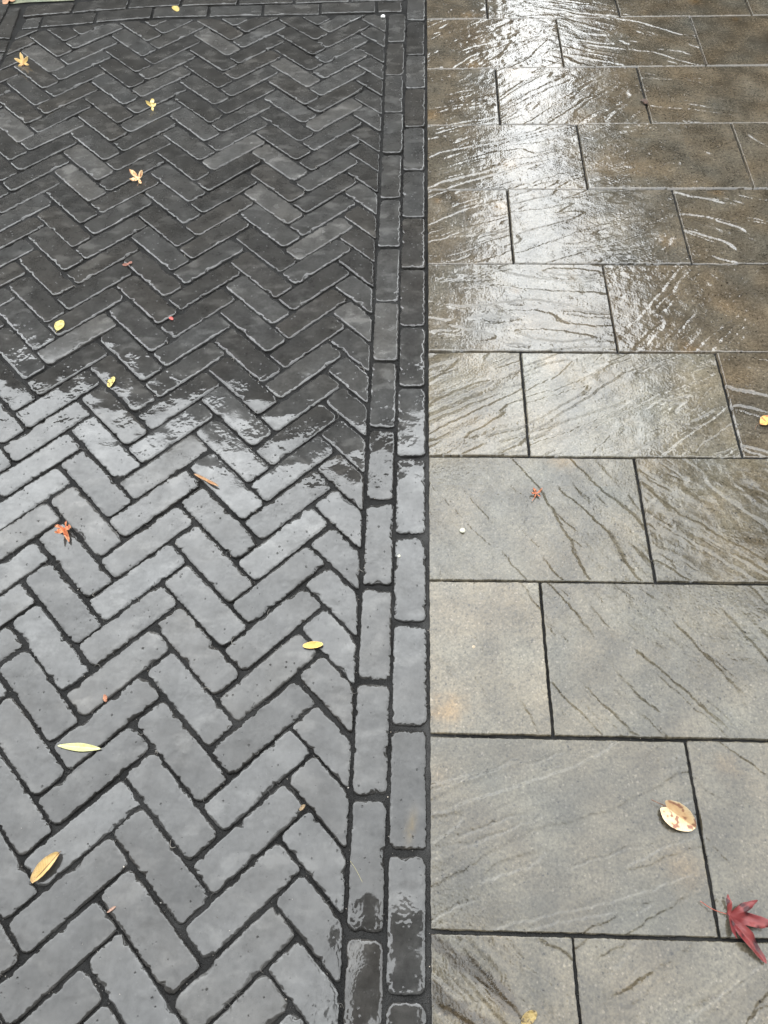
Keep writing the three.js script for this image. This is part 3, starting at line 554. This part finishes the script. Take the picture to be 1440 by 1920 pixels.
  S = 0.042; geo = bladeGeometry({ n: 160, radius: lobed(MAPLE, S, 1.0, 21), height: warp({ seed: 21, L: S, W: S, wob: 0.26, fold: [1.0, 0.75], lift: 0.003 }), color: paint({ a: [0.55, 0.13, 0.04], b: [0.66, 0.22, 0.07], edge: [0.7, 0.4, 0.2], spot: [0.28, 0.05, 0.03], seed: 21, L: S, veins: 'palm', vein: [0.75, 0.4, 0.2] }) });
  leaf('maple_leaf', 'crumpled red orange maple leaf on the grey bricks at left', [-0.8, 0.925], -150, { geo, tilt: [0.1, 0.1], y: 0.003, stem: { p: [[0, 0.003, 0], [0.006, 0.006, -0.012], [0.016, 0.003, -0.022]] }, stemColor: [0.25, 0.06, 0.03] });
  geo = bladeGeometry({ radius: oval(0.037, 0.0155, 11, 0.15), height: warp({ seed: 11, L: 0.037, W: 0.0155, wob: 0.05, cup: 0.4, bend: 0.1 }), color: paint({ a: [0.75, 0.48, 0.07], b: [0.72, 0.36, 0.05], edge: [0.85, 0.6, 0.2], seed: 11, L: 0.037, veins: 'feather', vein: [0.6, 0.3, 0.05] }) });
  leaf('oval_leaf', 'small orange yellow pointed leaf across a joint near the border course', [-0.205, 0.649], -84, { geo });
  const will = (th) => { const c = Math.cos(th), s = Math.sin(th); return 1 / Math.pow(Math.pow(Math.abs(c) / 0.044, 1.45) + Math.pow(Math.abs(s) / (c > 0 ? 0.0082 : 0.0085), 1.45), 1 / 1.45); };
  geo = bladeGeometry({ n: 160, radius: will, height: warp({ seed: 17, L: 0.086, W: 0.017, wob: 0.02, fold: [0.15, 0.1], bend: 0.05 }), color: paint({ a: [0.46, 0.44, 0.14], b: [0.52, 0.5, 0.2], seed: 17, L: 0.086, veins: 'feather', vein: [0.6, 0.58, 0.32], spot: [0.4, 0.36, 0.1] }) });
  leaf('narrow_leaf', 'long narrow pale yellow leaf lying flat across the bricks', [-0.65, 0.427], 87, { geo, rib: [[0, 0.0028, -0.042], [0, 0.0026, 0], [0, 0.0032, 0.04]], stemColor: [0.6, 0.55, 0.3] });
  geo = bladeGeometry({ n: 120, radius: oval(0.056, 0.03, 13, 0.14), height: warp({ seed: 13, L: 0.056, W: 0.028, wob: 0.05, fold: [0.55, 0.7], bend: 0.1, cup: 0.3 }), color: paint({ a: [0.62, 0.42, 0.13], b: [0.72, 0.5, 0.2], edge: [0.3, 0.16, 0.06], seed: 13, L: 0.056, veins: 'feather', vein: [0.3, 0.15, 0.06] }) });
  leaf('curled_leaf', 'tan ribbed leaf with curled up edges, lying on a joint at lower left', [-0.66, 0.208], -36, { geo, y: 0.003, stem: { p: [[0, 0.003, 0.026], [0.001, 0.006, 0.032], [0.003, 0.009, 0.036]] }, stemColor: [0.1, 0.05, 0.02], rib: [[0, 0.0032, -0.026], [0, 0.0028, 0], [0, 0.0034, 0.026]] });
  const bit = (name, label, at, L, W, turn, a, b, seed) => leaf(name, label, at, turn, { geo: bladeGeometry({ n: 40, rings: 5, radius: oval(L, W, seed), height: warp({ seed, L, W, wob: 0.25, cup: 0.6 }), color: paint({ a, b, seed, L }) }), category: 'leaf scrap' });
  bit('leaf_scrap', 'tiny rusty leaf scrap above the long narrow yellow leaf', [-0.62, 0.527], 0.014, 0.009, 20, [0.35, 0.12, 0.06], [0.45, 0.2, 0.1], 30);
  bit('leaf_scrap', 'tiny bright red leaf scrap at the corner of a dark brick', [-0.668, 1.604], 0.013, 0.01, 60, [0.5, 0.06, 0.05], [0.6, 0.15, 0.12], 31);
  bit('leaf_scrap', 'tiny brown red scrap on the rim of a brick among the dark bricks', [-0.834, 1.825], 0.026, 0.012, -60, [0.2, 0.07, 0.04], [0.3, 0.12, 0.08], 32);
  bit('leaf_scrap', 'brown leaf scrap caught in the herringbone joint left of the near border', [-0.201, 0.323], 0.013, 0.007, -40, [0.2, 0.13, 0.06], [0.3, 0.2, 0.1], 33);
  bit('leaf_scrap', 'pinkish brown shred in the herringbone joint below the tan curled leaf', [-0.526, 0.143], 0.015, 0.005, -50, [0.3, 0.16, 0.11], [0.4, 0.25, 0.18], 35);
  bit('leaf_scrap', 'orange brown leaf scrap at the gritty ground in the far left corner', [-1.618, 3.362], 0.05, 0.03, -50, [0.5, 0.25, 0.12], [0.4, 0.22, 0.12], 36);
  bit('leaf_scrap', 'dark brown scrap on a joint between two brown flagstones', [0.771, 2.625], 0.032, 0.02, 30, [0.05, 0.03, 0.02], [0.1, 0.05, 0.03], 34);
  S = 0.019; geo = bladeGeometry({ n: 120, radius: lobed([[0, 1, 22], [70, 0.9, 22], [-70, 0.8, 22], [150, 0.7, 20], [-140, 0.7, 20]], S, 1.1, 40), height: warp({ seed: 40, L: S, W: S, wob: 0.3, cup: 0.7 }), color: paint({ a: [0.42, 0.1, 0.035], b: [0.55, 0.2, 0.08], spot: [0.2, 0.05, 0.02], seed: 40, L: S }) });
  leaf('crumpled_leaf', 'small crumpled rust red leaf alone on a grey flagstone', [0.289, 1.034], 15, { geo, y: 0.003, stem: { p: [[0, 0.002, 0], [-0.008, 0.003, -0.01], [-0.016, 0.002, -0.016]] }, stemColor: [0.3, 0.1, 0.04] });
  geo = bladeGeometry({ radius: oval(0.034, 0.03, 41), height: warp({ seed: 41, L: 0.034, W: 0.03, wob: 0.1, cup: 0.9, lift: 0.003 }), color: paint({ a: [0.75, 0.36, 0.06], b: [0.8, 0.48, 0.12], spot: [0.45, 0.16, 0.04], seed: 41, L: 0.034, veins: 'feather', vein: [0.55, 0.25, 0.05] }) });
  leaf('round_leaf', 'round orange leaf with a dark stem, at the right edge of the flagstones', [0.866, 1.25], -60, { geo, tilt: [0.1, 0.25], y: 0.006, stem: { p: [[0, 0.003, -0.014], [-0.004, 0.004, -0.026], [0.004, 0.002, -0.04]] }, stemColor: [0.1, 0.05, 0.02] });
  const heart = (th) => { const c = Math.cos(th), k = Math.abs(th) / Math.PI; return 0.029 * (1.12 - 0.12 * Math.sin(k * Math.PI) + 0.18 * Math.pow(Math.max(0, c), 6) - 0.35 * smooth(0.88, 1, k)) * (1 + 0.03 * noise(th * 5, 3)); };
  geo = bladeGeometry({ n: 120, rings: 16, radius: heart, height: warp({ seed: 44, L: 0.058, W: 0.05, wob: 0.03, fold: [1.2, 0.14], lift: 0.003 }), color: paint({ a: [0.78, 0.6, 0.33], b: [0.7, 0.45, 0.22], spot: [0.3, 0.13, 0.08], edge: [0.75, 0.62, 0.4], seed: 44, L: 0.058, veins: 'feather', vein: [0.6, 0.36, 0.18] }) });
  leaf('folded_leaf', 'cream and brown heart shaped leaf folded in half, beside a flagstone joint', [0.494, 0.325], -128, { geo, tilt: [0, 0.1], y: 0.002, stem: { p: [[0, 0.004, -0.022], [0.006, 0.009, -0.036], [0.008, 0.006, -0.05]], r: 0.0007 }, stemColor: [0.12, 0.05, 0.025] });
  S = 0.082; geo = bladeGeometry({ n: 220, rings: 16, radius: lobed([[0, 1.05, 21], [-46, 0.86, 22], [-84, 0.66, 19], [-146, 0.4, 20], [38, 0.5, 20]], S, 1.0, 50), height: warp({ seed: 50, L: S, W: S, wob: 0.16, fold: [0.4, 0.6], cup: 0.1, lift: 0.004 }), color: paint({ a: [0.15, 0.015, 0.018], b: [0.24, 0.04, 0.036], spot: [0.05, 0.009, 0.011], seed: 50, L: S, veins: 'palm', vein: [0.26, 0.05, 0.045] }) });
  leaf('maple_leaf', 'dark crimson maple leaf with long narrow lobes, lower right on the flagstones', [0.556, 0.16], -148, { geo, y: 0.003, stem: { p: [[0, 0.004, 0], [0.02, 0.008, -0.022], [0.028, 0.003, -0.042]], r: 0.0008 }, stemColor: [0.22, 0.05, 0.03] });
  geo = bladeGeometry({ radius: oval(0.028, 0.018, 60), height: warp({ seed: 60, L: 0.028, W: 0.018, wob: 0.1, cup: 0.4 }), color: paint({ a: [0.34, 0.24, 0.07], b: [0.26, 0.18, 0.06], spot: [0.1, 0.07, 0.03], seed: 60, L: 0.028 }) });
  leaf('oval_leaf', 'dull gold leaf at the very near edge of the flagstones', [0.2, 0.0], -55, { geo });
  const bl = put(new THREE.Mesh(tube([[-0.106, 0.004, 0.232], [-0.094, 0.005, 0.216], [-0.083, 0.003, 0.198]], 0.0005), stemMat([0.2, 0.18, 0.1])), 'grass_blade'); tag(bl, 'thin dry grass blade lying on a near border brick', 'grass blade');
}
// ---------------------------------------------------------------- pebbles and grit
function stone(rad, flat, seed, detail = 4) {
  const g = new THREE.IcosahedronGeometry(rad, detail), p = g.attributes.position, v = new THREE.Vector3();
  for (let i = 0; i < p.count; i++) { v.fromBufferAttribute(p, i); const k = 1 + 0.28 * noise(v.x / rad * 0.9 + seed, v.z / rad * 0.9 + v.y / rad) ; p.setXYZ(i, v.x * k, v.y * k * flat, v.z * k); }
  g.computeVertexNormals(); return g;
}
{
  const cream = new THREE.MeshPhysicalMaterial({ color: new THREE.Color().setRGB(0.4, 0.39, 0.31), roughness: 0.4 }), tan = new THREE.MeshPhysicalMaterial({ color: new THREE.Color().setRGB(0.28, 0.22, 0.15), roughness: 0.4 });
  const peb = (label, x, z, r, m, s) => { const o = put(new THREE.Mesh(stone(r, 0.65, s), m), 'pebble'); o.position.set(x, r * 0.5, -z); tag(o, label, 'pebble'); };
  peb('small cream pebble on the grey flagstone below the rust red leaf', 0.115, 0.933, 0.0065, cream, 1);
  peb('tiny tan pebble on the lighter square flagstone', 0.131, 0.651, 0.004, tan, 2);
  peb('tiny cream pebble on a grey outer border brick', -0.028, 0.866, 0.0035, cream, 3);
  peb('small round white pebble at the far corner of the border', -0.128, 3.206, 0.0085, new THREE.MeshPhysicalMaterial({ color: new THREE.Color().setRGB(0.6, 0.6, 0.58), roughness: 0.4 }), 4);
  const r = rngOf(81), N = 5200, im = new THREE.InstancedMesh(stone(0.0011, 0.7, 9, 1), new THREE.MeshPhysicalMaterial({ color: 0xffffff, roughness: 0.45 }), N), m4 = new THREE.Matrix4(), q = new THREE.Quaternion(), e = new THREE.Euler(), c = new THREE.Color();
  for (let k = 0; k < N; k++) {
    const z = 3.2 * r() * r() + 0.0, x = -1.5 + 2.3 * r(); e.set(r() * 6, r() * 6, r() * 6); q.setFromEuler(e);
    m4.compose(new THREE.Vector3(x, -0.0045 + 0.002 * r(), -z), q, new THREE.Vector3().setScalar(0.5 + 1.3 * r() * r())); im.setMatrixAt(k, m4);
    const t = r(), v = 0.03 + 0.35 * Math.pow(r(), 5); im.setColorAt(k, c.setRGB(v, v * (0.93 - 0.1 * t), v * (0.85 - 0.2 * t)));
  }
  for (let k = 0; k < 420; k++) { const z = 2.4 * r() * r(), x = -1.1 + 1.9 * r(); m4.compose(new THREE.Vector3(x, 0.0016, -z), q, new THREE.Vector3().setScalar(0.25 + 0.6 * r() * r())); im.setMatrixAt(N - 1 - k, m4); }
  const NF = 420, fib = new THREE.InstancedMesh(tube([[-0.008, 0, 0], [-0.003, 0.0012, 0.0022], [0.003, 0.0006, 0.0014], [0.0075, 0.0014, -0.0024]], 0.00042, 9), new THREE.MeshStandardMaterial({ color: 0xffffff, roughness: 0.7 }), NF);
  for (let k = 0; k < NF; k++) {
    const p = rims[Math.floor(r() * rims.length)]; e.set((r() - 0.5) * 0.5, r() * 6.28, (r() - 0.5) * 0.5); q.setFromEuler(e);
    m4.compose(new THREE.Vector3(p[0] + (r() - 0.5) * 0.008, 0.0004 - 0.002 * r(), -p[1] + (r() - 0.5) * 0.008), q, new THREE.Vector3(0.4 + r() * 0.9, 0.7 + r() * 0.6, 0.5 + r() * 1.6)); fib.setMatrixAt(k, m4);
    const v = 0.012 + 0.1 * Math.pow(r(), 4); fib.setColorAt(k, c.setRGB(v * 1.1, v, v * 0.85));
  }
  tag(put(fib, 'root_fibres'), 'dark curled fibres and root hairs caught along the brick edges', null, null, 'stuff');
  tag(put(im, 'joint_grit'), 'loose grit lying in the joints between the bricks', null, null, 'stuff');
}
renderer.render(scene, camera);
